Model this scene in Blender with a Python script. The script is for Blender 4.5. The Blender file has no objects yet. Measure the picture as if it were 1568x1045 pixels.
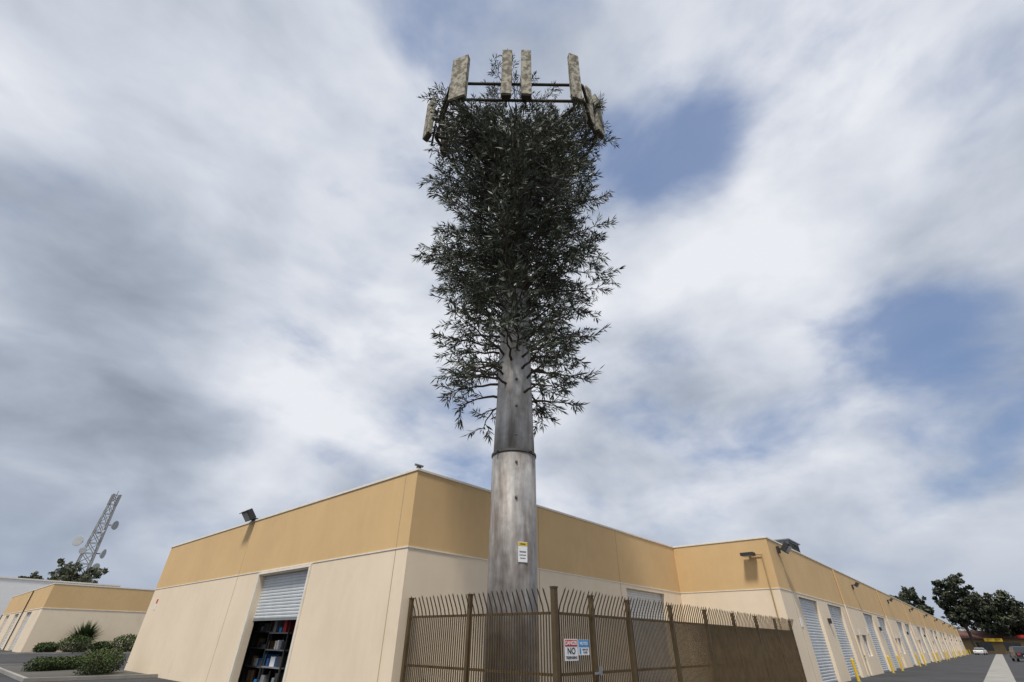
import bpy, math, random
import numpy as np
from mathutils import Vector, Matrix
random.seed(7); rng=np.random.default_rng(7)
D=bpy.data
scene=bpy.context.scene
scene.view_settings.view_transform='Standard'
scene.view_settings.look='None'
scene.view_settings.exposure=0

# ------------------------------------------------------------------ materials
def mat(name,col,rough=0.8,metal=0.0,var=0.12,scale=1.5,col2=None,bump=0.0,bscale=40,stretch=(1,1,1),spec=0.3,lo=0.35,hi=0.65,fine=0.0,streak=0.0,blotch=0.0):
    m=D.materials.new(name); m.use_nodes=True
    nt=m.node_tree; N=nt.nodes; L=nt.links
    b=N['Principled BSDF']
    b.inputs['Roughness'].default_value=rough
    b.inputs['Metallic'].default_value=metal
    b.inputs['Specular IOR Level'].default_value=spec
    tc=N.new('ShaderNodeTexCoord'); mp=N.new('ShaderNodeMapping')
    mp.inputs['Scale'].default_value=stretch
    L.new(tc.outputs['Object'],mp.inputs['Vector'])
    nz=N.new('ShaderNodeTexNoise'); nz.inputs['Scale'].default_value=scale; nz.inputs['Detail'].default_value=6
    nz.inputs['Roughness'].default_value=0.6
    L.new(mp.outputs['Vector'],nz.inputs['Vector'])
    mr=N.new('ShaderNodeMapRange'); mr.inputs['From Min'].default_value=lo; mr.inputs['From Max'].default_value=hi
    L.new(nz.outputs['Fac'],mr.inputs['Value'])
    mx=N.new('ShaderNodeMix'); mx.data_type='RGBA'
    if col2 is None: col2=tuple(c*(1-var) for c in col)
    mx.inputs[6].default_value=(*col,1); mx.inputs[7].default_value=(*col2,1)
    L.new(mr.outputs['Result'],mx.inputs[0])
    out=mx.outputs[2]
    def modul(vec,s,amt,det=3,a=.3,b_=.7):
        nonlocal out
        n3=N.new('ShaderNodeTexNoise'); n3.inputs['Scale'].default_value=s; n3.inputs['Detail'].default_value=det
        L.new(vec,n3.inputs['Vector'])
        m3=N.new('ShaderNodeMapRange'); m3.inputs['From Min'].default_value=a; m3.inputs['From Max'].default_value=b_
        m3.inputs['To Min'].default_value=1-amt; m3.inputs['To Max'].default_value=1+amt*.6
        L.new(n3.outputs['Fac'],m3.inputs['Value'])
        sc=N.new('ShaderNodeVectorMath'); sc.operation='SCALE'
        L.new(out,sc.inputs[0]); L.new(m3.outputs['Result'],sc.inputs['Scale'])
        out=sc.outputs[0]
    if fine>0: modul(tc.outputs['Object'],bscale,fine)
    if blotch>0: modul(tc.outputs['Object'],.9,blotch,2,.2,.42)
    if streak>0:
        mp2=N.new('ShaderNodeMapping'); mp2.inputs['Scale'].default_value=(1,1,.10); L.new(tc.outputs['Object'],mp2.inputs['Vector'])
        modul(mp2.outputs['Vector'],4,streak,5)
    L.new(out,b.inputs['Base Color'])
    if bump>0:
        n2=N.new('ShaderNodeTexNoise'); n2.inputs['Scale'].default_value=bscale; n2.inputs['Detail'].default_value=4
        L.new(mp.outputs['Vector'],n2.inputs['Vector'])
        bp=N.new('ShaderNodeBump'); bp.inputs['Strength'].default_value=bump; bp.inputs['Distance'].default_value=0.02
        L.new(n2.outputs['Fac'],bp.inputs['Height']); L.new(bp.outputs['Normal'],b.inputs['Normal'])
    return m
M={}
M['cream']=mat('stucco_cream',(.79,.66,.50),.9,var=.09,scale=.45,bump=.25,bscale=55,fine=.03,streak=.02,blotch=.07)
M['yellow']=mat('stucco_yellow',(.65,.445,.225),.9,var=.10,scale=.45,bump=.25,bscale=55,fine=.03,streak=.02,blotch=.07)
M['trim']=mat('trim_white',(.80,.74,.64),.7,var=.15,scale=3)
M['joint']=mat('joint_sealant',(.45,.34,.20),.9)
M['roof']=mat('roof_felt',(.3,.3,.3),.9)
M['shutter']=mat('roller_shutter_metal',(.62,.65,.67),.5,.1,var=.12,scale=2,spec=.5)
M['door']=mat('painted_door',(.55,.50,.42),.6)
M['glass']=mat('dark_glass',(.03,.035,.04),.1,spec=.8)
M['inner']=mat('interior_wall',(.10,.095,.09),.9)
M['bronze']=mat('fence_bronze_paint',(.105,.072,.036),.55,var=.3,scale=4,spec=.3)
M['steel']=mat('pole_galvanised',(.42,.405,.395),.55,.2,col2=(.18,.145,.12),scale=1.0,stretch=(2.6,2.6,.55),bump=.3,bscale=5,spec=.4,lo=.40,hi=.66,fine=.18,streak=.36)
M['steel_lift']=mat('pole_galvanised_shade_lift',(.60,.585,.57),.6,.1,col2=(.30,.26,.215),scale=1.1,stretch=(2.6,2.6,.55),bump=.3,bscale=5,spec=.4,lo=.40,hi=.66,fine=.18,streak=.30)  # same stained steel, colour lightened to offset crown shade on the upper section
M['polepaint']=mat('pole_painted_brown',(.14,.115,.09),.8,var=.4,scale=2,stretch=(2,2,.5))
M['ring']=mat('flange_metal',(.14,.13,.12),.6,.3)
M['bark']=mat('branch_bark',(.095,.074,.053),.9,var=.4,scale=5)
M['leafA']=mat('foliage_dark',(.050,.063,.040),.55,var=.4,scale=1.2,spec=.45)
M['leafB']=mat('foliage_mid',(.096,.114,.074),.5,var=.4,scale=1.2,spec=.45)
M['leafC']=mat('foliage_light',(.165,.19,.135),.5,var=.3,scale=1.2,spec=.45)
M['antenna']=mat('antenna_bark_cover',(.38,.355,.28),.85,col2=(.12,.10,.07),scale=5,bump=.8,bscale=14,stretch=(1,1,.7),lo=.42,hi=.58)
M['asphalt']=mat('asphalt',(.055,.055,.06),.9,var=.35,scale=.25,bump=.4,bscale=60,fine=.2,blotch=.2)
M['concrete']=mat('concrete',(.30,.29,.27),.9,var=.25,scale=.8,fine=.08,blotch=.1)
M['earth']=mat('ground',(.10,.095,.085),.95,var=.3,scale=.1)
M['yellowp']=mat('yellow_paint',(.70,.48,.04),.6)
M['white']=mat('white_paint',(.78,.78,.78),.6,var=.05)
M['black']=mat('black_print',(.02,.02,.02),.6)
M['red']=mat('red_print',(.55,.03,.03),.6)
M['blue']=mat('blue_print',(.05,.28,.62),.6)
M['navy']=mat('blue_plastic',(.03,.08,.22),.6)
M['dark']=mat('dark_metal',(.05,.05,.052),.6,.2)
M['grey']=mat('grey_metal',(.24,.25,.26),.6,.2)
M['lens']=mat('lamp_glass',(.35,.36,.38),.2,spec=.8)
M['dish']=mat('dish_grey',(.33,.35,.37),.7)
M['wood']=mat('cardboard',(.30,.19,.10),.9)
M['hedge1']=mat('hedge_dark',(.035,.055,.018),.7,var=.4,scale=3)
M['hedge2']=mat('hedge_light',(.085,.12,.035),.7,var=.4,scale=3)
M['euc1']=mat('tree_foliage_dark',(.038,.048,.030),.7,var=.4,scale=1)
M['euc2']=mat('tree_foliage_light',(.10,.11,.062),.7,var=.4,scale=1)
M['brown']=mat('brown_roof',(.13,.06,.045),.8)
M['rubber']=mat('rubber',(.02,.02,.02),.8)
M['carblack']=mat('car_paint_black',(.02,.022,.028),.25,.3,spec=.7)
M['carwhite']=mat('car_paint_white',(.7,.7,.7),.3,spec=.6)
M['tan2']=mat('stucco_tan',(.42,.30,.16),.9)

# ------------------------------------------------------------------ mesh builder
class MB:
    def __init__(s): s.v=[];s.f=[];s.m=[];s.mats=[]
    def mi(s,k):
        if k not in s.mats: s.mats.append(k)
        return s.mats.index(k)
    def face(s,pts,k):
        i=len(s.v); s.v.extend([tuple(p) for p in pts]); s.f.append(tuple(range(i,i+len(pts)))); s.m.append(s.mi(k))
    def box(s,a,b,k,mtx=None):
        x0,y0,z0=a;x1,y1,z1=b
        p=[(x0,y0,z0),(x1,y0,z0),(x1,y1,z0),(x0,y1,z0),(x0,y0,z1),(x1,y0,z1),(x1,y1,z1),(x0,y1,z1)]
        if mtx is not None: p=[tuple(mtx@Vector(q)) for q in p]
        i=len(s.v); s.v+=p
        for f in ((0,3,2,1),(4,5,6,7),(0,1,5,4),(1,2,6,5),(2,3,7,6),(3,0,4,7)):
            s.f.append(tuple(i+j for j in f)); s.m.append(s.mi(k))
    def tube(s,pts,rad,k,n=8,cap=True):
        pts=[Vector(p) for p in pts]; i0=len(s.v); up=None
        for j,p in enumerate(pts):
            d=(pts[min(j+1,len(pts)-1)]-pts[max(j-1,0)]).normalized()
            a=d.orthogonal().normalized() if up is None else (up-d*up.dot(d)).normalized()
            up=a; b=d.cross(a); r=rad[j] if hasattr(rad,'__len__') else rad
            for q in range(n):
                t=2*math.pi*q/n; s.v.append(tuple(p+(a*math.cos(t)+b*math.sin(t))*r))
        mi=s.mi(k)
        for j in range(len(pts)-1):
            for q in range(n):
                s.f.append((i0+j*n+q,i0+j*n+(q+1)%n,i0+(j+1)*n+(q+1)%n,i0+(j+1)*n+q)); s.m.append(mi)
        if cap:
            s.f.append(tuple(i0+q for q in range(n))[::-1]); s.m.append(mi)
            e=i0+(len(pts)-1)*n; s.f.append(tuple(e+q for q in range(n))); s.m.append(mi)
    def obj(s,name,parent=None,smooth=False,bevel=0):
        me=D.meshes.new(name); me.from_pydata(s.v,[],s.f)
        for k in s.mats: me.materials.append(M[k])
        me.polygons.foreach_set('material_index',s.m)
        if smooth: me.polygons.foreach_set('use_smooth',[True]*len(s.f))
        me.update()
        o=D.objects.new(name,me); scene.collection.objects.link(o)
        if parent: o.parent=parent
        if bevel:
            bv=o.modifiers.new('b','BEVEL'); bv.width=bevel; bv.segments=2
        return o

def wall(mb,o,u,inn,u0,u1,ztop,openings,zs=3.8,low='cream',up='yellow',depth=.25):
    o=Vector(o);u=Vector(u);inn=Vector(inn)
    P=lambda a,z,d=0: o+u*a+Vector((0,0,z))+inn*d
    us=sorted({u0,u1,*[q[0] for q in openings],*[q[1] for q in openings]})
    zz=sorted({0,zs,ztop,*[q[2] for q in openings],*[q[3] for q in openings]})
    for i in range(len(us)-1):
        for j in range(len(zz)-1):
            cu=(us[i]+us[i+1])/2; cz=(zz[j]+zz[j+1])/2
            if any(q[0]<cu<q[1] and q[2]<cz<q[3] for q in openings): continue
            mb.face([P(us[i],zz[j]),P(us[i+1],zz[j]),P(us[i+1],zz[j+1]),P(us[i],zz[j+1])],low if cz<zs else up)
    for a,b,c,d in openings:
        mb.face([P(a,c),P(a,d),P(a,d,depth),P(a,c,depth)],low)
        mb.face([P(b,c),P(b,d),P(b,d,depth),P(b,c,depth)],low)
        mb.face([P(a,d),P(b,d),P(b,d,depth),P(a,d,depth)],low)
        if c>0: mb.face([P(a,c),P(b,c),P(b,c,depth),P(a,c,depth)],low)
def shutter(mb,o,u,inn,a,b,z0,z1,d,k='shutter',pitch=.1):
    o=Vector(o);u=Vector(u);inn=Vector(inn)
    n=max(2,int((z1-z0)/pitch)); pr=[]
    for i in range(n):
        z=z0+(z1-z0)*i/n; h=(z1-z0)/n
        pr+=[(z,d),(z+h*.25,d-.022),(z+h*.7,d-.026),(z+h*.9,d)]
    pr.append((z1,d))
    for (za,da),(zb,db) in zip(pr[:-1],pr[1:]):
        mb.face([o+u*a+inn*da+Vector((0,0,za)),o+u*b+inn*da+Vector((0,0,za)),o+u*b+inn*db+Vector((0,0,zb)),o+u*a+inn*db+Vector((0,0,zb))],k)
    p0=o+u*a+inn*(d-.03); p1=o+u*b+inn*(d+.03)
    mb.box((min(p0.x,p1.x),min(p0.y,p1.y),z0-.06),(max(p0.x,p1.x),max(p0.y,p1.y),z0-.002),'grey')

HT=6.0; XW=17.75; YW=-4.83; XE=176
# ------------------------------------------------------------------ main warehouse
wb=D.objects.new('warehouse_building',None); scene.collection.objects.link(wb)
mb=MB()
wall(mb,(0,0,0),(0,1,0),(1,0,0),0,23.24,HT,[(5.5,9.45,0,3.62)])
wall(mb,(0,0,0),(1,0,0),(0,1,0),0,XW,HT,[(12.1,15.8,0,3.62)])
wall(mb,(XW,0,0),(0,1,0),(1,0,0),YW,0,HT,[])
ops=[];roll=[];pd=[];win=[]
for k in range(9):
    X=20.7+17.6*k
    if X+16>XE: break
    roll+= [(X,X+3.7),(X+6.2,X+9.9)]
    pd+= [(X+12.0,X+13.0)]
    win+= [(X+14.0,X+15.6)]
ops=[(a,b,0,3.62) for a,b in roll]+[(a,b,0,2.15) for a,b in pd]+[(a,b,1.0,2.2) for a,b in win]
wall(mb,(0,YW,0),(1,0,0),(0,1,0),XW,XE,HT,ops,depth=.2)
wall(mb,(XE,0,0),(0,1,0),(-1,0,0),YW,18,HT,[])
wall(mb,(0,23.24,0),(1,0,0),(0,-1,0),0,XW,HT,[])
wall(mb,(XW,18,0),(1,0,0),(0,-1,0),0,XE-XW,HT,[])
mb.obj('walls',wb)
mb=MB()
mb.face([(0.02,0.02,5.6),(XW,0.02,5.6),(XW,23.22,5.6),(0.02,23.22,5.6)],'roof')
mb.face([(XW,YW+.02,5.6),(XE-.02,YW+.02,5.6),(XE-.02,17.98,5.6),(XW,17.98,5.6)],'roof')
mb.obj('roof',wb)
mb=MB()
def cope(z0,z1,o,i):
    mb.box((-o,-o,z0),(i,23.24+o,z1),'trim')
    mb.box((i,-o,z0),(XW-o,i,z1),'trim')
    mb.box((XW-o,YW-o,z0),(XW+i,i,z1),'trim')
    mb.box((XW+i,YW-o,z0),(XE+o,YW+i,z1),'trim')
cope(5.955,6.03,.03,.25)
mb.box((.01,.26,5.6),(.22,23.2,5.953),'trim'); mb.box((XW+.3,YW+.01,5.6),(XE,YW+.22,5.953),'trim')
mb.obj('coping',wb,bevel=.008)
mb=MB()
def led(z0,z1,o):
    mb.box((-o,-o,z0),(-.001,23.24+o,z1),'trim')
    mb.box((-.001,-o,z0),(XW-o,-.001,z1),'trim')
    mb.box((XW-o,YW-o,z0),(XW-.001,-.001,z1),'trim')
    mb.box((XW-.001,YW-o,z0),(XE+o,YW-.001,z1),'trim')
led(3.765,3.80,.018)
mb.obj('band_trim',wb)
mb=MB()
for y in (.55,11.7): mb.box((-.004,y,0),(-.0005,y+.03,3.76),'joint'); mb.box((-.004,y,3.81),(-.0005,y+.03,5.95),'joint')
for x in (5.9,11.6): mb.box((x,-.004,0),(x+.025,-.0005,3.76),'joint'); mb.box((x,-.004,3.81),(x+.025,-.0005,5.95),'joint')
for k in range(18):
    x=19.6+8.8*k
    mb.box((x,YW-.004,0),(x+.03,YW-.0005,3.76),'joint'); mb.box((x,YW-.004,3.81),(x+.03,YW-.0005,5.95),'joint')
mb.obj('panel_joints',wb)
mb=MB()
shutter(mb,(0,0,0),(0,1,0),(1,0,0),5.5,9.45,2.16,3.62,.22)
shutter(mb,(0,0,0),(1,0,0),(0,1,0),12.1,15.8,.06,3.62,.2)
for a,b in roll: shutter(mb,(0,YW,0),(1,0,0),(0,1,0),a,b,.06,3.62,.17,pitch=.12)
for a,b in pd:
    mb.box((a,YW+.1,0),(b,YW+.14,2.15),'door'); mb.box((b-.14,YW+.04,1.0),(b-.06,YW+.1,1.05),'dark')
for a,b in win:
    mb.box((a,YW+.12,1.0),(b,YW+.14,2.2),'glass')
    for q in (a,(a+b)/2-.02,b-.04): mb.box((q,YW+.08,1.0),(q+.04,YW+.118,2.2),'white')
mb.obj('doors_and_windows',wb)
mb=MB()
for y in (5.38,9.46): mb.box((-.05,y,0),(-.002,y+.11,3.66),'trim')
mb.box((-.055,5.38,3.661),(-.002,9.57,3.74),'trim')
mb.obj('door_frame',wb)
# interior bay
mb=MB()
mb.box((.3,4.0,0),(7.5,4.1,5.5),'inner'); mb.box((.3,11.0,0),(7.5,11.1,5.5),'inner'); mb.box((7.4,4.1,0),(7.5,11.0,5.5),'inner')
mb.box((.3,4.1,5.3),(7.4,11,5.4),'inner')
cols=['navy','red','wood','white','wood','grey','dark','white','trim','wood','blue','grey','dark']
for y0,y1,xs in ((5.7,7.2,.8),(7.4,8.9,.7),(9.1,10.8,.9),(5.5,7.6,3.6)):
    for (px,py) in ((xs,y0),(xs,y1),(xs+.6,y0),(xs+.6,y1)): mb.box((px,py,0),(px+.05,py+.05,2.6),'dark')
    for z in (.15,.68,1.2,1.7):
        zz_=z+random.uniform(-.06,.06)
        mb.box((xs+.002,y0+.002,zz_),(xs+.648,y1+.048,zz_+.04),'grey')
        y=y0+.06
        while y<y1-.25:
            w=random.uniform(.07,.36);h=random.uniform(.08,.40);d=random.uniform(.15,.5); off=random.uniform(.02,.12)
            if random.random()<.86:
                if random.random()<.3: mb.tube([(xs+off+.12,y+w/2,zz_+.042),(xs+off+.12,y+w/2,zz_+.042+h)],min(w/2,.11),random.choice(cols),10)
                else: mb.box((xs+off,y,zz_+.042),(xs+off+d*.9,y+w,zz_+.042+h),random.choice(cols))
            y+=w+random.uniform(.02,.14)
mb.obj('bay_interior',wb)
def flood(mb,c,n,s=.32):
    n=Vector(n).normalized(); side=Vector((0,0,1)).cross(n).normalized(); 
    dn=(n*.75+Vector((0,0,-.65))).normalized(); up=dn.cross(side).normalized()
    mt=Matrix((( side.x,dn.x,up.x,c[0]),(side.y,dn.y,up.y,c[1]),(side.z,dn.z,up.z,c[2]),(0,0,0,1)))
    mb.box((-s*.6,-s*.25,-s*.45),(s*.6,s*.25,s*.45),'dark',mt)
    mb.box((-s*.52,s*.25,-s*.38),(s*.52,s*.27,s*.38),'lens',mt)
    mb.box((-s*.66,s*.1,s*.455),(s*.66,s*.42,s*.5),'dark',mt)
    c=Vector(c); mb.tube([c-n*.05,c-n*.3,c-n*.34+Vector((0,0,-.22))],.03,'dark',6)
mb=MB()
flood(mb,(-.28,11.9,6.22),(-1,0,0),.5)
mb.box((-.06,11.75,6.03),(.12,12.05,6.13),'dark')
flood(mb,(19.2,YW-.45,5.65),(0,-1,0),.5)
mb.box((19.1,YW-.12,5.45),(19.3,YW-.002,5.75),'dark')
mb.box((XW-.55,-4.2,5.2),(XW-.12,-3.6,5.33),'dark'); mb.box((XW-.5,-4.15,5.17),(XW-.17,-3.65,5.199),'lens'); mb.box((XW-.12,-3.95,5.22),(XW-.002,-3.85,5.30),'dark')
mb.tube([(XW-.07,-4.45,5.25),(XW-.07,-4.45,.1)],.03,'tan2',8)
mb.tube([(XW-.07,-3.9,5.26),(XW-.07,-4.45,5.26)],.02,'tan2',6)
mb.box((.05,.05,6.03),(.16,.16,6.12),'dark'); mb.tube([(-.05,.1,6.15),(.25,.1,6.16)],.04,'grey',8)
for k in range(1,9):
    x=20.7+17.6*k-.8; flood(mb,(x,YW-.35,5.4),(0,-1,0),.35); mb.box((x-.08,YW-.1,5.1),(x+.08,YW-.002,5.4),'dark')
for k in range(9):
    x=20.7+17.6*k
    mb.box((x+13.3,YW-.02,2.2),(x+13.6,YW-.002,2.5),'white'); mb.box((x-1.0,YW-.02,2.3),(x-.7,YW-.002,2.65),'white')
    mb.box((x+5.0,YW-.14,2.6),(x+5.25,YW-.002,2.85),'dark')
    mb.tube([(x+11.1,YW-.06,5.9),(x+11.1,YW-.06,3.85)],.04,'yellow',6); mb.tube([(x+11.1,YW-.06,3.845),(x+11.1,YW-.06,.1)],.04,'cream',6)
mb.box((-.02,21.9,3.05),(-.002,22.08,3.25),'red'); mb.box((-.02,21.9,2.75),(-.002,22.08,3.03),'white')
mb.obj('wall_fixtures',wb)
mb=MB()
mb.box((25.4,-4.1,5.6),(27.8,-2.4,7.0),'grey'); mb.box((25.3,-4.2,7.0),(27.9,-2.3,7.06),'grey')
for i in range(8): mb.box((25.5+i*.28,-4.13,5.9),(25.62+i*.28,-4.102,6.9),'dark')
mb.obj('rooftop_air_unit',wb)

# ------------------------------------------------------------------ neighbouring warehouse
nb=D.objects.new('warehouse_building.001',None); scene.collection.objects.link(nb)
mb=MB()
wall(mb,(-.2,59.7,0),(1,0,0),(0,1,0),0,40,HT,[])
wall(mb,(-.2,0,0),(0,1,0),(1,0,0),59.7,93.6,HT,[(66,69.6,0,3.6),(76,79.6,0,3.6),(85,88.6,0,3.6)])
wall(mb,(-.2,93.6,0),(1,0,0),(0,-1,0),0,40,HT,[])
mb.face([(-.18,59.72,5.6),(40,59.72,5.6),(40,93.5,5.6),(-.18,93.5,5.6)],'roof')
mb.box((-.23,59.67,5.95),(.1,93.6,6.04),'trim'); mb.box((.1,59.67,5.95),(40,59.95,6.04),'trim')
mb.box((-.23,59.68,3.75),(-.201,93.6,3.81),'trim'); mb.box((-.2,59.67,3.75),(40,59.699,3.81),'trim')
for a in (66,76,85): shutter(mb,(-.2,0,0),(0,1,0),(1,0,0),a,a+3.6,.06,3.6,.2,pitch=.15)
mb.tube([(-.3,72.5,5.9),(-.3,72.5,0)],.06,'dark',6)
mb.obj('walls',nb)
mb=MB(); 
mb.box((-40,104,0),(14,140,8.95),'white'); mb.box((-40.1,103.9,8.95),(14.1,140.1,9.15),'trim')
for i in range(9): mb.box((-38+i*5.5,103.95,2),(-35+i*5.5,103.99,4),'glass')
mb.obj('white_building')

# ------------------------------------------------------------------ ground and roads
mb=MB(); mb.face([(-1500,-1500,-.012),(2500,-1500,-.012),(2500,2500,-.012),(-1500,2500,-.012)],'earth'); mb.obj('ground')
mb=MB(); mb.face([(-60,-60,-.006),(330,-60,-.006),(330,59.6,-.006),(-60,59.6,-.006)],'asphalt')
mb.face([(-60,59.6,-.006),(-.3,59.6,-.006),(-.3,103,-.006),(-60,103,-.006)],'asphalt'); mb.obj('road')
mb=MB(); mb.face([(-40,-11.5,-.001),(200,-11.5,-.001),(200,-10.15,-.001),(-40,-10.15,-.001)],'concrete')
mb.face([(.3,-4.8,-.001),(XW-.01,-4.8,-.001),(XW-.01,-.01,-.001),(.3,-.01,-.001)],'concrete'); mb.obj('pavement')
mb=MB()
for k in range(14):
    x=44+k*9; mb.face([(x,-19.5,.002),(x+.1,-19.5,.002),(x+.1,-14.5,.002),(x,-14.5,.002)],'white')
mb.obj('road_marking')
mb=MB()
mb.box((-4.6,17.5,0),(-4.45,31,.13),'concrete'); mb.box((-4.45,30.85,0),(2,31,.13),'concrete')
mb.box((-4.45,17.5,0),(-.02,17.65,.13),'concrete')
mb.box((-2.5,55.5,0),(12,55.65,.13),'concrete'); mb.obj('kerb')
mb=MB(); mb.face([(-4.44,17.66,.06),(-.03,17.66,.06),(-.03,30.84,.06),(-4.44,30.84,.06)],'earth')
mb.face([(-2.5,55.66,.06),(12,55.66,.06),(12,59.6,.06),(-2.5,59.6,.06)],'earth'); mb.obj('planting_bed')

# ------------------------------------------------------------------ foliage helper
def leafcloud(mb,c,r,n,size,k1,k2,shell=.55,flat=False):
    c=np.array(c);r=np.array(r)
    for _ in range(n):
        d=rng.normal(size=3); d/=np.linalg.norm(d)
        rad=shell+(1-shell)*rng.random()**.6 if rng.random()<.8 else rng.random()
        p=c+d*r*rad*(1+.08*rng.normal())
        a=rng.normal(size=3); a/=np.linalg.norm(a); b=np.cross(a,rng.normal(size=3)); b/=np.linalg.norm(b)
        s=size*(.6+.8*rng.random())
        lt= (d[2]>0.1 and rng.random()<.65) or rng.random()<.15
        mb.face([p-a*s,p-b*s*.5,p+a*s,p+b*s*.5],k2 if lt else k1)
def tree(name,base,h,w,seed,n=5000,size=.42,nb_=12,lo=.38):
    global rng; rng=np.random.default_rng(seed); random.seed(seed)
    mb=MB(); B=Vector(base); mb.tube([B,B+Vector((.2,.1,h*.3)),B+Vector((-.1,.3,h*.6))],[h*.022,h*.017,h*.01],'bark',8)
    for i in range(nb_):
        t=lo+(.93-lo)*i/nb_; ang=i*2.4; rr=w*.33*(1.15-abs(t-.6)*1.3)
        c=B+Vector((math.cos(ang)*rr,math.sin(ang)*rr,h*t))
        mb.tube([B+Vector((0,.2,h*t*.65)),(B+Vector((0,.1,h*t*.85))+c)/2,c],[h*.01,h*.006,h*.003],'bark',5)
        s=w*random.uniform(.13,.22)
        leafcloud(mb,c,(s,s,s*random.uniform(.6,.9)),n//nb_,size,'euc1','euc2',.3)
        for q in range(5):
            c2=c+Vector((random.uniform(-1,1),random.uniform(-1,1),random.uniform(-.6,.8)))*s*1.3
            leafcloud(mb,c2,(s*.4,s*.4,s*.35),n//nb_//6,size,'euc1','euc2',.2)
    mb.obj(name)
tree('eucalyptus_tree',(196,-6.6,0),20.5,8.5,1,nb_=16)
tree('eucalyptus_tree.001',(206,-14.5,0),15.5,13,2,nb_=16)
tree('eucalyptus_tree.002',(212,-20.5,0),11,11,3)
tree('eucalyptus_tree.003',(190,4.2,0),16.5,9,4,nb_=14)
tree('eucalyptus_tree.004',(230,-32,0),13,16,5)
tree('eucalyptus_tree.005',(8.2,110.5,0),13.2,8,6,2200,.32,nb_=15)
tree('eucalyptus_tree.006',(2.5,113,0),11.5,4,8,600,.28)
mb=MB(); rng=np.random.default_rng(11)
for i in range(26):
    x=235+rng.random()*30; y=-90+i*5.0
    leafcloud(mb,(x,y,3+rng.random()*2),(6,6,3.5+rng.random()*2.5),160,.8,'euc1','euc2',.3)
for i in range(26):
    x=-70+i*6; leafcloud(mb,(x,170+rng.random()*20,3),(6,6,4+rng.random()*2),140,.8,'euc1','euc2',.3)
mb.obj('distant_tree_row')
def hedge(name,a,b,wid,h):
    mb=MB(); a=Vector(a);b=Vector(b); L_=(b-a).length; n=max(2,int(L_/.35))
    for i in range(n):
        c=a.lerp(b,(i+.5)/n); leafcloud(mb,(c.x,c.y,h*.5),(wid*.5,wid*.5,h*.52),1100,.042,'hedge1','hedge2',.75)
    for i in range(n): 
        c=a.lerp(b,(i+.5)/n); mb.tube([(c.x,c.y,0),(c.x+.05,c.y,h*.7)],.05,'bark',5)
    mb.obj(name)
hedge('hedge',(-3.6,24.1,0),(-.9,25.9,0),1.0,.62)
hedge('hedge.001',(-2.2,19.6,0),(-1.2,21.4,0),1.5,1.0)
def shrub(name,c,r,h,n=2400,s=.08):
    mb=MB(); leafcloud(mb,(c[0],c[1],h*.5),(r,r,h*.52),n,s,'hedge1','hedge2',.7)
    for i in range(5): mb.tube([(c[0],c[1],0),(c[0]+random.uniform(-.4,.4)*r,c[1]+random.uniform(-.4,.4)*r,h*.7)],.03,'bark',5)
    mb.obj(name)
shrub('shrub',(3.3,56.6,0),1.4,1.5); shrub('shrub.001',(7.6,57.2,0),1.4,1.6); shrub('shrub.002',(5.6,57.4,0),.9,1.0)
shrub('shrub.003',(1.2,57.0,0),.9,.9); shrub('shrub.004',(9.6,57.2,0),1.1,2.0)
mb=MB(); rng=np.random.default_rng(3)
for i in range(300):
    d=rng.normal(size=3); d[2]=abs(d[2])*1.0+.1; d/=np.linalg.norm(d); d=Vector(d); L_=1.5+.6*rng.random()
    b=Vector((3.9,58.1,1.0)); sd=d.cross(Vector((0,0,1))).normalized()*.05
    mb.face([b-sd,b+d*L_*.5-sd*1.2,b+d*L_,b+d*L_*.5+sd*1.2,b+sd],'hedge2' if i%3==0 else 'hedge1')
mb.tube([(3.9,58.1,0),(3.9,58.1,1.1)],.15,'bark',8)
mb.obj('yucca_plant')

# ------------------------------------------------------------------ lattice tower
mb=MB(); bx,by=9.4,118.5; TH=26.6
def corner(i,z):
    r=2.2-(2.2-.75)*z/TH; a=math.pi/4+i*math.pi/2; return Vector((bx+r*math.cos(a),by+r*math.sin(a),z))
for i in range(4): mb.tube([corner(i,0),corner(i,TH)],.13,'grey',6)
nz_=14
for j in range(nz_):
    za=TH*j/nz_;zb=TH*(j+1)/nz_
    for i in range(4):
        mb.tube([corner(i,za),corner((i+1)%4,zb)],.065,'grey',5); mb.tube([corner((i+1)%4,za),corner(i,zb)],.065,'grey',5)
        mb.tube([corner(i,zb),corner((i+1)%4,zb)],.065,'grey',5)
def dish(c,n,r):
    n=Vector(n).normalized(); c=Vector(c); mb.tube([c,c+n*.2,c+n*.5,c+n*.55],[r*.3,r*.8,r,r*.9],'dish',18)
    mb.tube([c,c-n*.8],.1,'dark',6)
dish((bx-2.2,by+.5,17.2),(-.7,-.7,0),1.0); dish((bx+1.5,by-1.4,20.6),(.7,-.7,0),.9); dish((bx+1.7,by-1.3,15.2),(.8,-.5,0),.9)
dish((bx-1.3,by-1.5,15.4),(-.2,-.9,0),.6); dish((bx+.2,by-1.4,19),(.9,-.4,0),.5); dish((bx-1.5,by-1,11.5),(-.5,-.8,0),.9); dish((bx+1.7,by-1.1,12.8),(.3,-.8,0),.7)
for a in range(4):
    c=corner(a,TH-1.2); mb.box((c.x-.2,c.y-.2,TH-2.0),(c.x+.2,c.y+.2,TH+.1),'grey')
mb.tube([(bx,by,TH-1),(bx,by,TH+.9)],.05,'dark',5)
mb.obj('lattice_tower')

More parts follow.
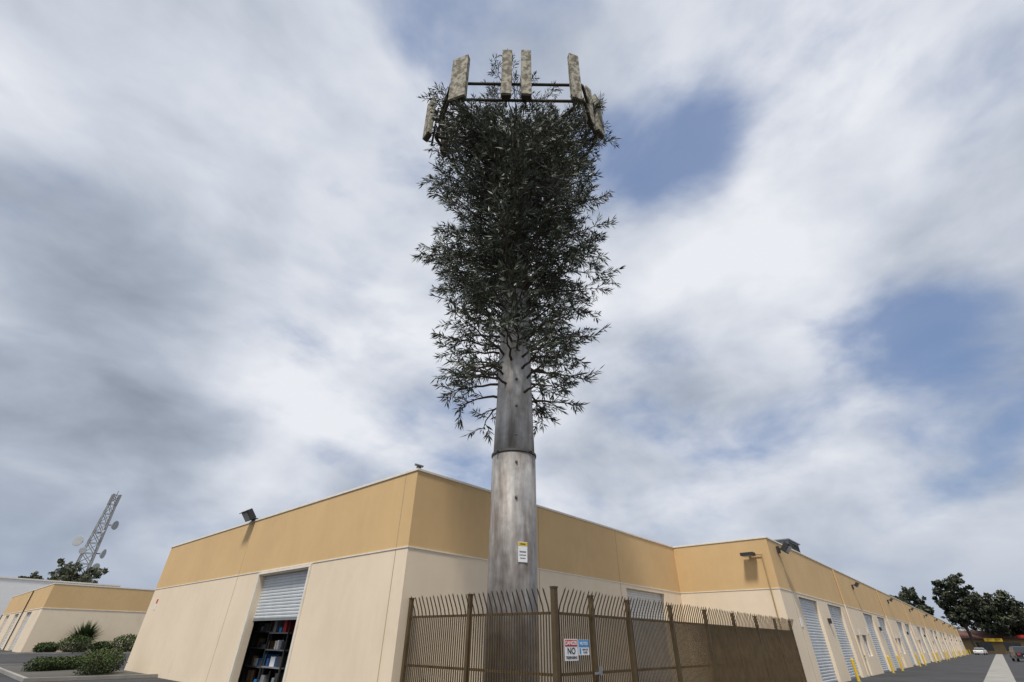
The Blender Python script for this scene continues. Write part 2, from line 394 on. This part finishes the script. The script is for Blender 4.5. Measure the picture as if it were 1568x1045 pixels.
# ------------------------------------------------------------------ fence
fe=D.objects.new('security_fence',None); scene.collection.objects.link(fe)
FX=.29; FY=-4.88
mb=MB()
def picket(x,y,out,tall,w=.0105):
    o=Vector(out)
    if tall:
        j=R0.uniform(-.018,.018)
        prof=[(0,.06),(0,2.12),(.03,2.22),(.17+j,2.50+j)]
    else: prof=[(0,.06),(0,2.07)]
    side=Vector((o.y,-o.x,0)) 
    pts=[Vector((x,y,0))+o*a+Vector((0,0,z)) for a,z in prof]
    i0=len(mb.v)
    for p in pts:
        for (s1,s2) in ((-1,-1),(1,-1),(1,1),(-1,1)): mb.v.append(tuple(p+side*w*s1+o*w*s2))
    mi=mb.mi('bronze')
    for j in range(len(pts)-1):
        for q in range(4):
            mb.f.append((i0+j*4+q,i0+j*4+(q+1)%4,i0+j*4+4+(q+1)%4,i0+j*4+4+q)); mb.m.append(mi)
    e=i0+(len(pts)-1)*4; tip=len(mb.v)
    if tall:
        mb.v.append(tuple(pts[-1]+o*.02+Vector((0,0,.045))))
        for q in range(4): mb.f.append((e+q,e+(q+1)%4,tip)); mb.m.append(mi)
    else: mb.f.append((e,e+1,e+2,e+3)); mb.m.append(mi)
R0=random.Random(5)
n=int(4.8/.074)
for i in range(1,n): picket(FX,FY+.074*i,(-1,0,0),i%2==0)
n=int((XW-FX)/.074)
for i in range(1,n): picket(FX+.074*i,FY,(0,-1,0),i%2==0)
mb.obj('pickets',fe)
mb=MB()
for z in (.14,1.02,2.06):
    mb.box((FX+.013,FY,z),(FX+.053,-.02,z+.05),'bronze'); mb.box((FX,FY+.013,z+.001),(XW-.03,FY+.053,z+.051),'bronze')
def post(x,y,h=2.5,w=.045):
    mb.box((x-w,y-w,0),(x+w,y+w,h),'bronze'); mb.box((x-w-.01,y-w-.01,h),(x+w+.01,y+w+.01,h+.03),'bronze')
for y in (-.07,-2.35): post(FX,y)
post(FX,FY,2.54,.055)
for x in (1.67,3.32,5.7,8.15,10.6,13.0,15.4,17.6): post(x,FY,2.46)
mb.box((1.74,FY-.05,1.0),(1.86,FY-.02,1.15),'grey'); mb.box((1.55,FY-.08,1.02),(1.75,FY-.05,1.06),'grey')
mb.obj('posts_and_rails',fe)
def text(s,size,loc,k,parent,sx=1.0):
    c=D.curves.new(s,'FONT'); c.body=s; c.size=size; c.align_x='CENTER'; c.align_y='CENTER'; c.extrude=.0008; c.offset=size*.02
    o=D.objects.new('lettering_'+s.lower().replace(' ','_'),c); scene.collection.objects.link(o)
    o.rotation_euler=(math.pi/2,0,0); o.location=loc; o.scale=(sx,1,1); c.materials.append(M[k]); o.parent=parent
    return o
mb=MB(); yS=FY-.03
mb.box((.54,yS-.004,1.27),(1.00,yS,1.64),'white'); mb.box((.56,yS-.007,1.51),(.98,yS-.0045,1.625),'red')
sg=mb.obj('danger_sign'); 
text('DANGER',.10,(.77,yS-.0095,1.567),'white',sg); text('NO',.15,(.77,yS-.007,1.43),'black',sg,1.2); text('TRESPASSING',.065,(.77,yS-.007,1.32),'black',sg)
mb=MB(); mb.box((1.03,yS-.004,1.36),(1.42,yS,1.63),'white'); mb.box((1.035,yS-.007,1.50),(1.415,yS-.0045,1.625),'blue'); mb.box((1.06,yS-.007,1.38),(1.12,yS-.0045,1.48),'blue')
sg2=mb.obj('notice_sign'); text('NOTICE',.08,(1.225,yS-.0095,1.56),'white',sg2)
text('KEEP GATE',.042,(1.27,yS-.007,1.455),'black',sg2); text('CLOSED',.042,(1.27,yS-.007,1.405),'black',sg2)

# ------------------------------------------------------------------ camouflaged cell tower
CF=Vector((.742,.670,0)); CR=Vector((.670,-.742,0))
PX,PY=1.16,-2.94; PC=Vector((PX,PY,0))
ct=D.objects.new('cell_tower_tree',None); scene.collection.objects.link(ct)
mb=MB()
def ringtube(zs,rs,k,n=40): mb.tube([(PX,PY,z) for z in zs],rs,k,n)
ringtube([0,3,6.0],[.635,.63,.625],'steel')
ringtube([6.09,8,12],[.60,.545,.47],'steel_lift')
ringtube([12.01,18,23.4],[.47,.36,.24],'polepaint')
po=mb.obj('pole',ct)
for p in po.data.polygons: p.use_smooth= len(p.vertices)==4
mb=MB()
ringtube([6.01,6.02,6.08,6.09],[.64,.65,.65,.605],'ring')
for i in range(4):
    a=i*math.pi/2+math.radians(-2); d=Vector((math.cos(a),math.sin(a),0)); mb.tube([PC+d*.6+Vector((0,0,6.05)),PC+d*.72+Vector((0,0,6.05))],.035,'ring',8)
for z in (4.75,6.5,7.4,5.7,8.3):
    d=-(CF*.99+CR*-.1).normalized(); c=PC+d*(.63 if z<6 else .59)+Vector((0,0,z)); mb.tube([c-d*.05,c+d*.02],.035,'ring',10); mb.tube([c,c+d*.04],.02,'grey',8)
ringtube([0,.06],[.95,.95],'concrete'); 
mb.obj('flange_and_bolts',ct)
mb=MB()
d=(-CF*.93+CR*.37).normalized(); c=PC+d*.645; sd=Vector((0,0,1)).cross(d).normalized()
def plate(z0,z1,w,off,k):
    a=c+d*off; mb.face([a-sd*w+Vector((0,0,z0)),a+sd*w+Vector((0,0,z0)),a+sd*w+Vector((0,0,z1)),a-sd*w+Vector((0,0,z1))],k)
plate(3.2,3.66,.125,0,'white'); plate(3.57,3.65,.12,.004,'yellowp'); plate(3.42,3.45,.09,.004,'grey'); plate(3.35,3.37,.09,.004,'grey'); plate(3.28,3.30,.07,.004,'grey'); plate(3.60,3.62,.07,.007,'black')
mb.obj('warning_plate',ct)
def T(l,dep,z): return PC+CR*l-CF*dep+Vector((0,0,z))
mb=MB()
def antenna(l,dep,z0,z1,w,t,yaw,tilt=0.03):
    c=T(l,dep,0); f=(-CF*math.cos(yaw)+CR*math.sin(yaw)); s_=Vector((0,0,1)).cross(f)
    up=(Vector((0,0,1))+f*tilt).normalized()
    mt=Matrix(((s_.x,f.x,up.x,c.x),(s_.y,f.y,up.y,c.y),(s_.z,f.z,up.z,z0),(0,0,0,1)))
    h=z1-z0
    mb.box((-w/2,-t/2,0),(w/2,t/2,h),'antenna',mt)
    mb.box((-w*.42,-t/2-.02,-.08),(w*.42,t/2-.03,-.002),'bark',mt)
    mb.tube([c-f*.28+Vector((0,0,z0-.3)),c-f*.28+Vector((0,0,z1-.1))],.05,'bark',8)
    for z in (z0+.5,z1-.5): mb.tube([c-f*.28+Vector((0,0,z)),c-f*.05+Vector((0,0,z))],.06,'bark',6)
antenna(-2.5,2.7,20.15,23.3,.74,.24,-.35)
antenna(-.50,2.75,20.4,23.9,.44,.22,.0)
antenna(.34,2.75,20.4,23.9,.44,.22,.05)
antenna(2.45,2.6,20.4,23.9,.46,.22,.3)
antenna(-4.0,1.0,20.2,22.9,.5,.22,-.9)
antenna(-3.4,.1,20.3,23.0,.42,.2,-1.9)
antenna(3.7,1.0,20.6,23.4,.5,.22,.85)
antenna(3.2,1.5,20.6,23.3,.38,.2,.7)
antenna(-1.5,-2.6,20.6,23.6,.42,.2,3.1); antenna(1.6,-2.6,20.6,23.6,.42,.2,3.1)
an=mb.obj('antennas',ct,bevel=.03)
mb=MB()
ring=[(-2.9,2.45),(2.8,2.45),(3.6,.7),(2.2,-2.4),(-2.2,-2.4),(-3.7,.7)]
for z in (20.6,21.9):
    for i in range(6):
        mb.tube([T(*ring[i],z),T(*ring[(i+1)%6],z)],.065,'bark',8)
for l,dp in ring:
    mb.tube([T(0,0,20.6),T(l*.98,dp*.98,20.7)],.08,'bark',8); mb.tube([T(0,0,19.2),T(l*.8,dp*.8,20.7)],.06,'bark',8)
mb.obj('antenna_frame',ct)
# branches and foliage
R=random.Random(33)
bm_=MB(); LV=[];LK=[]
def rfun(z):
    return float(np.interp(z,[6.5,7.7,9,11,14,18,22,25],[1.75,1.85,2.1,2.6,3.35,3.75,3.85,3.3]))
def leaves_on(p0,p1,dens,lo=.18,hi=.34,shade=0):
    d=p1-p0; L_=d.length; dn=d/L_
    a=dn.orthogonal().normalized(); b=dn.cross(a)
    n=max(6,int(L_*dens))
    for i in range(n):
        t=(i+R.random())/n; ang=R.random()*6.283; rd=a*math.cos(ang)+b*math.sin(ang)
        sp=R.uniform(.5,1.05)*(1-.55*max(0,t-.6)/.4)
        ld=(dn*math.cos(sp)+rd*math.sin(sp)); ld.z-=.12; ld.normalize()
        l=R.uniform(lo,hi); w=ld.cross(Vector((R.gauss(0,1),R.gauss(0,1),R.gauss(0,1)))).normalized()*R.uniform(.015,.027)
        p=p0+d*(.1+.9*t)
        LV.extend([p,p+ld*l*.45+w,p+ld*l,p+ld*l*.45-w])
        LK.append(0 if R.random()<.34+shade else (1 if R.random()<.64 else 2))
def branch(z0,ang,Lr,e0,curv,bare=.25,dens=31,r0=.045,lim=1.74):
    o=Vector((math.cos(ang),math.sin(ang),0)); sd=Vector((-o.y,o.x,0)); sw=R.uniform(-.35,.35)
    # keep the space in front of the antenna ring clear
    dc=o.dot(-CF); dist=12.85-Lr*dc; zl=1.6+lim*dist; zt=z0+Lr*(math.tan(e0)+curv)
    if zt>zl: z0-= (zt-zl)+R.random()*1.2
    pr=float(np.interp(z0,[6,12,24],[.58,.46,.24]))
    pts=[]
    for i in range(8):
        s=i/7; pts.append(PC+o*(pr-.03+ (Lr-pr)*s)+sd*sw*s*s*Lr*.5+Vector((0,0,z0+Lr*(math.tan(e0)*s+curv*s*s)))+Vector((R.gauss(0,.03),R.gauss(0,.03),R.gauss(0,.03)))*(i>0))
    bm_.tube(pts,[r0*(1-.8*i/7) for i in range(8)],'bark',6)
    tl_=(pts[7]-pts[0]).length
    s=bare; k=0
    while s<1.0:
        f=s*7; i=min(6,int(f)); p=pts[i].lerp(pts[i+1],f-i); tg=(pts[i+1]-pts[i]).normalized()
        side=tg.cross(Vector((0,0,1))).normalized()*(1 if k%2 else -1)
        tilt=R.uniform(-.7,.9)
        dr=(tg*R.uniform(.5,1.0)+side*R.uniform(.5,1.0)+Vector((0,0,1))*tilt*.6).normalized()
        tl=R.uniform(.5,.95)*(1.1-.45*s)
        q=p+dr*tl*.5+Vector((0,0,.03)); e=p+dr*tl+Vector((R.uniform(-.1,.1),R.uniform(-.1,.1),R.uniform(-.12,.08)))
        bm_.tube([p,q,e],[.014,.010,.005],'bark',4,False)
        leaves_on(p,q,dens*.6); leaves_on(q,e,dens)
        if R.random()<.6:
            dr2=(dr+side*-R.uniform(.2,.8)+Vector((0,0,R.uniform(-.5,.5)))).normalized(); e2=q+dr2*tl*.5
            bm_.tube([q,e2],[.009,.004],'bark',4,False); leaves_on(q,e2,dens)
        s+=R.uniform(.16,.30)/max(tl_,.8); k+=1
    leaves_on(pts[6],pts[7]+(pts[7]-pts[6])*.3,dens*1.2)
NB=262; ga=2.39996
for i in range(NB):
    t=(i+.5)/NB; z0=8.3+ (22.3-8.3)*t**.98
    ang=i*ga+R.uniform(-.25,.25)
    e=math.radians(R.uniform(5,40)); cv=R.uniform(-.28,.10)
    if z0<10: e=math.radians(R.uniform(-8,22)); cv=R.uniform(-.25,.05)
    zt=z0+1.5
    L_=rfun(zt)*(R.uniform(.5,.85) if i%4==0 else R.uniform(.76,1.06))
    if z0>11 and R.random()<.10: L_*=1.16
    branch(z0,ang,L_,e,cv,bare=.16 if z0>10.5 else .3)
# branches on the camera-side of the trunk between 10 and 13 m, as on every other side
for i in range(12):
    branch(R.uniform(9.8,12.6),math.radians(222+R.uniform(-80,80)),R.uniform(1.1,2.3),math.radians(R.uniform(0,30)),R.uniform(-.2,.1),bare=.2)
# leaders around the mast top, rising between the antennas
for i in range(16):
    a=i*ga
    branch(R.uniform(21.6,23.1),a,R.uniform(.9,2.1),math.radians(R.uniform(48,66)),R.uniform(-.05,.2),bare=.35,dens=22,lim=2.28,r0=.035)
for i in range(22):
    a=math.radians(42+R.uniform(-120,120))
    branch(R.uniform(20.8,22.7),a,R.uniform(1.6,4.2),math.radians(R.uniform(22,50)),R.uniform(-.05,.15),bare=.4,dens=24,lim=2.1)
for a in (222-68,222+66,222-85,222+88,222-60,222+75):
    branch(R.uniform(20.0,21.2),math.radians(a),R.uniform(3.7,4.4),math.radians(R.uniform(8,24)),R.uniform(-.03,.1),bare=.5,dens=22,lim=2.0)
for a in (0.0,.9,2.2,3.0,4.1,5.2):
    branch(R.uniform(7.7,8.3),a-.75,R.uniform(1.8,2.2),math.radians(R.uniform(-4,10)),R.uniform(-.24,-.03),bare=.35)
bm_.obj('branches',ct)
me=D.meshes.new('foliage'); nl=len(LK)
me.from_pydata([tuple(v) for v in LV],[],[(4*i,4*i+1,4*i+2,4*i+3) for i in range(nl)])
for k in ('leafA','leafB','leafC'): me.materials.append(M[k])
me.polygons.foreach_set('material_index',LK); me.update()
o=D.objects.new('foliage',me); scene.collection.objects.link(o); o.parent=ct

# ------------------------------------------------------------------ bollards
bi=0
for k in range(9):
    X=20.7+17.6*k
    for x in (X+5.3,X+18.0):
        mb=MB(); y=YW-.5
        mb.tube([(x,y,0),(x,y,.95),(x,y,1.0),(x,y,1.02)],[.07,.07,.05,.02],'yellowp',14); mb.tube([(x,y,0),(x,y,.03)],.12,'concrete',14)
        mb.obj('bollard' if bi==0 else 'bollard.%03d'%bi,smooth=False); bi+=1
# ------------------------------------------------------------------ cars
def car(name,x,y,yaw,paint,suv=True):
    mb=MB(); L_=4.7;W=1.85;H=1.75 if suv else 1.45
    prof=[(-L_/2,.35),(-L_/2,.95),(-L_/2+.15,1.05)] + ([(-L_/2+.35,H-.05),(-.3,H),(.5,H-.05),(1.15,1.08)] if suv else [(-1.5,1.0),(-.9,H-.03),(0,H),(.6,H-.08),(1.25,.98)]) + [(2.15,.92),(L_/2,.7),(L_/2,.35)]
    rt=Matrix.Translation((x,y,0))@Matrix.Rotation(yaw,4,'Z')
    n=len(prof)
    def ins(z): return W/2-(max(0,z-.95)*.22)
    Lf=[rt@Vector((a,ins(z),z)) for a,z in prof]; Rt=[rt@Vector((a,-ins(z),z)) for a,z in prof]
    mb.face(Lf,paint); mb.face(Rt[::-1],paint)
    for i in range(n):
        j=(i+1)%n; za=prof[i][1];zb=prof[j][1]
        mb.face([Lf[i],Lf[j],Rt[j],Rt[i]],'glass' if abs(za-zb)>.3 and max(za,zb)>1.2 else paint)
    for sgn in (1,-1):
        zb,zt=1.08,H-.15
        for a0,a1 in ((-1.75,-.75),(-.65,.3),(.38,.85)):
            q=[(a0,zb),(a1+(.15 if a1>.5 else 0),zb),(a1-.1,zt),(a0+.1,zt)]
            mb.face([rt@Vector((a,sgn*(ins(z)+.006),z)) for a,z in q],'glass')
        for wx in (-1.4,1.45):
            mb.tube([rt@Vector((wx,sgn*(W/2-.22),.34)),rt@Vector((wx,sgn*(W/2+.01),.34))],.34,'rubber',18)
            mb.tube([rt@Vector((wx,sgn*(W/2),.34)),rt@Vector((wx,sgn*(W/2+.02),.34))],.2,'grey',12)
        mb.box((-L_/2-.02,sgn*.6-.15,.75),(-L_/2+.02,sgn*.6+.15,.92),'red',rt); mb.box((L_/2-.05,sgn*.6-.18,.62),(L_/2+.015,sgn*.6+.18,.75),'lens',rt)
    mb.box((-L_/2-.04,-.85,.36),(-L_/2+.01,.85,.55),'dark',rt); mb.box((-L_/2-.045,-.2,.6),(-L_/2-.005,.2,.72),'white',rt)
    mb.obj(name,bevel=.03)
car('parked_suv',96,-13.4,.15,'carblack')
car('parked_car',172,-7.6,3.0,'carwhite',False)
car('parked_car.001',150,-16.5,1.6,'carwhite',False)
car('parked_car.002',165,-17.8,1.6,'carblack',False)
mb=MB(); mb.box((205,-70,0),(225,-2,3.6),'tan2'); mb.box((203.5,-71,3.6),(226,-1,3.75),'brown')
mb.face([(203.5,-71,3.75),(203.5,-1,3.75),(210,-4,5.8),(210,-68,5.8)],'brown'); mb.face([(210,-68,5.8),(210,-4,5.8),(226,-1,3.75),(226,-71,3.75)],'brown')
mb.face([(203.5,-1,3.75),(226,-1,3.75),(210,-4,5.8)],'brown')
for i in range(10): mb.box((204.9,-66+i*6.2,.8),(204.99,-62.5+i*6.2,2.8),'glass')
mb.box((202.9,-13,3.0),(203.4,-9,3.8),'yellowp'); mb.box((202.9,-19,4.0),(203.3,-16.5,4.6),'red'); mb.box((202.9,-32,3.6),(203.3,-28,4.4),'white')
mb.obj('storefront_building')

# ------------------------------------------------------------------ world
SD=Vector((-.43,-.18,.88)).normalized()
w=D.worlds.new('World'); scene.world=w; w.use_nodes=True; nt=w.node_tree; N=nt.nodes; L=nt.links; N.clear()
out=N.new('ShaderNodeOutputWorld'); bg=N.new('ShaderNodeBackground'); bg.inputs['Strength'].default_value=.1; L.new(bg.outputs[0],out.inputs[0])
sky=N.new('ShaderNodeTexSky'); sky.sky_type='NISHITA'; sky.sun_disc=False; sky.sun_elevation=math.asin(SD.z); sky.sun_rotation=math.atan2(SD.x,SD.y); sky.dust_density=2
tc=N.new('ShaderNodeTexCoord'); dirv=tc.outputs['Generated']
def mth(op,a,b=None,c=None,clamp=False):
    n=N.new('ShaderNodeMath'); n.operation=op; n.use_clamp=clamp
    for i,x in enumerate((a,b,c)):
        if x is None: continue
        if isinstance(x,(int,float)): n.inputs[i].default_value=x
        else: L.new(x,n.inputs[i])
    return n.outputs[0]
def smooth(v,a,b,ta=0,tb=1):
    n=N.new('ShaderNodeMapRange'); n.interpolation_type='SMOOTHSTEP'
    n.inputs['From Min'].default_value=a; n.inputs['From Max'].default_value=b; n.inputs['To Min'].default_value=ta; n.inputs['To Max'].default_value=tb
    L.new(v,n.inputs['Value']); return n.outputs['Result']
sep=N.new('ShaderNodeSeparateXYZ'); L.new(dirv,sep.inputs[0])
zz=mth('ADD',mth('MAXIMUM',sep.outputs['Z'],0),.55)
cmb=N.new('ShaderNodeCombineXYZ'); L.new(mth('DIVIDE',sep.outputs['X'],zz),cmb.inputs[0]); L.new(mth('DIVIDE',sep.outputs['Y'],zz),cmb.inputs[1]); L.new(mth('MULTIPLY',sep.outputs['Z'],1.3),cmb.inputs[2])
def noise(scale,detail,rough,off,dist=0.0):
    mp=N.new('ShaderNodeMapping'); mp.inputs['Location'].default_value=off
    L.new(cmb.outputs[0],mp.inputs['Vector'])
    n=N.new('ShaderNodeTexNoise'); n.inputs['Scale'].default_value=scale; n.inputs['Detail'].default_value=detail; n.inputs['Roughness'].default_value=rough; n.inputs['Distortion'].default_value=dist
    L.new(mp.outputs[0],n.inputs['Vector']); return n.outputs['Fac']
def blob(Dv,deg,amp):
    n=N.new('ShaderNodeVectorMath'); n.operation='DOT_PRODUCT'; L.new(dirv,n.inputs[0]); n.inputs[1].default_value=Vector(Dv).normalized()
    return smooth(n.outputs['Value'],math.cos(math.radians(deg)),1.0,0,amp)
n1=noise(4.2,8,.52,(3.1,1.7,0),.2)
cov=mth('ADD',mth('MULTIPLY',mth('SUBTRACT',n1,.5),3.4),1.16)
for Dv,dg,am in (((.562,.161,.812),12,-1.0),((.927,-.095,.364),14,-.8),((.96,-.2,.36),12,-.3),((.90,.10,.33),10,-.3),((.623,-.089,.777),13,-.3),((.562,.752,.343),13,-.4),((.25,.35,.90),18,-.4),((.80,.30,.36),13,-.35),
                 ((.816,.113,.567),14,.3),((.85,-.25,.47),12,.3),((-.07,.63,.77),25,.35),((.0,.93,.36),25,.3)):
    cov=mth('ADD',cov,blob(Dv,dg,am))
cov=smooth(cov,-.15,1.15,.14,1)
n2=noise(3.6,8,.5,(7.3,-2.2,0),.2); n2b=noise(1.5,4,.5,(-4,9,0))
br=mth('ADD',mth('ADD',mth('MULTIPLY',mth('SUBTRACT',n2,.5),1.6),mth('MULTIPLY',mth('SUBTRACT',n2b,.5),.8)),.72)
for Dv,dg,am in (((.006,.934,.356),20,-.42),((-.133,.844,.519),14,-.15),((-.071,.633,.771),26,.15),((.816,.113,.567),14,.22),((.322,.83,.457),14,.22),((.80,.35,.40),12,-.15),((.9,-.25,.55),14,-.12)):
    br=mth('ADD',br,blob(Dv,dg,am))
rp=N.new('ShaderNodeValToRGB'); L.new(br,rp.inputs['Fac'])
el=rp.color_ramp.elements; el[0].position=0; el[0].color=(.26,.30,.37,1); el[1].position=1; el[1].color=(.82,.84,.89,1)
e=el.new(.40); e.color=(.43,.48,.57,1); e=el.new(.70); e.color=(.63,.67,.75,1)
sc=N.new('ShaderNodeVectorMath'); sc.operation='SCALE'; L.new(rp.outputs['Color'],sc.inputs[0]); sc.inputs['Scale'].default_value=10
hzm=N.new('ShaderNodeMix'); hzm.data_type='RGBA'; hzm.inputs[0].default_value=.5; L.new(sky.outputs[0],hzm.inputs[6]); hzm.inputs[7].default_value=(1.9,3.1,6.0,1)
mx=N.new('ShaderNodeMix'); mx.data_type='RGBA'; L.new(cov,mx.inputs[0]); L.new(hzm.outputs[2],mx.inputs[6]); L.new(sc.outputs[0],mx.inputs[7])
hz=smooth(sep.outputs['Z'],.0,.28,.72,0)
mx2=N.new('ShaderNodeMix'); mx2.data_type='RGBA'; L.new(hz,mx2.inputs[0]); L.new(mx.outputs[2],mx2.inputs[6]); mx2.inputs[7].default_value=(3.2,3.85,5.0,1)
L.new(mx2.outputs[2],bg.inputs['Color'])
sl=D.lights.new('sun','SUN'); sl.energy=3.6; sl.angle=math.radians(8); sl.color=(1,.95,.86)
so=D.objects.new('sun',sl); scene.collection.objects.link(so); so.rotation_euler=(-SD).to_track_quat('-Z','Y').to_euler()
cd=D.cameras.new('camera'); co=D.objects.new('camera',cd); scene.collection.objects.link(co)
cd.sensor_width=36; cd.lens=15.96; cd.clip_end=5000; cd.clip_start=.05
co.matrix_world=Matrix.Translation((-8.44,-11.475,1.6))@Matrix.Rotation(math.radians(-47.9),4,'Z')@Matrix.Rotation(math.radians(90+33.4),4,'X')@Matrix.Rotation(math.radians(.825),4,'Z')
scene.camera=co
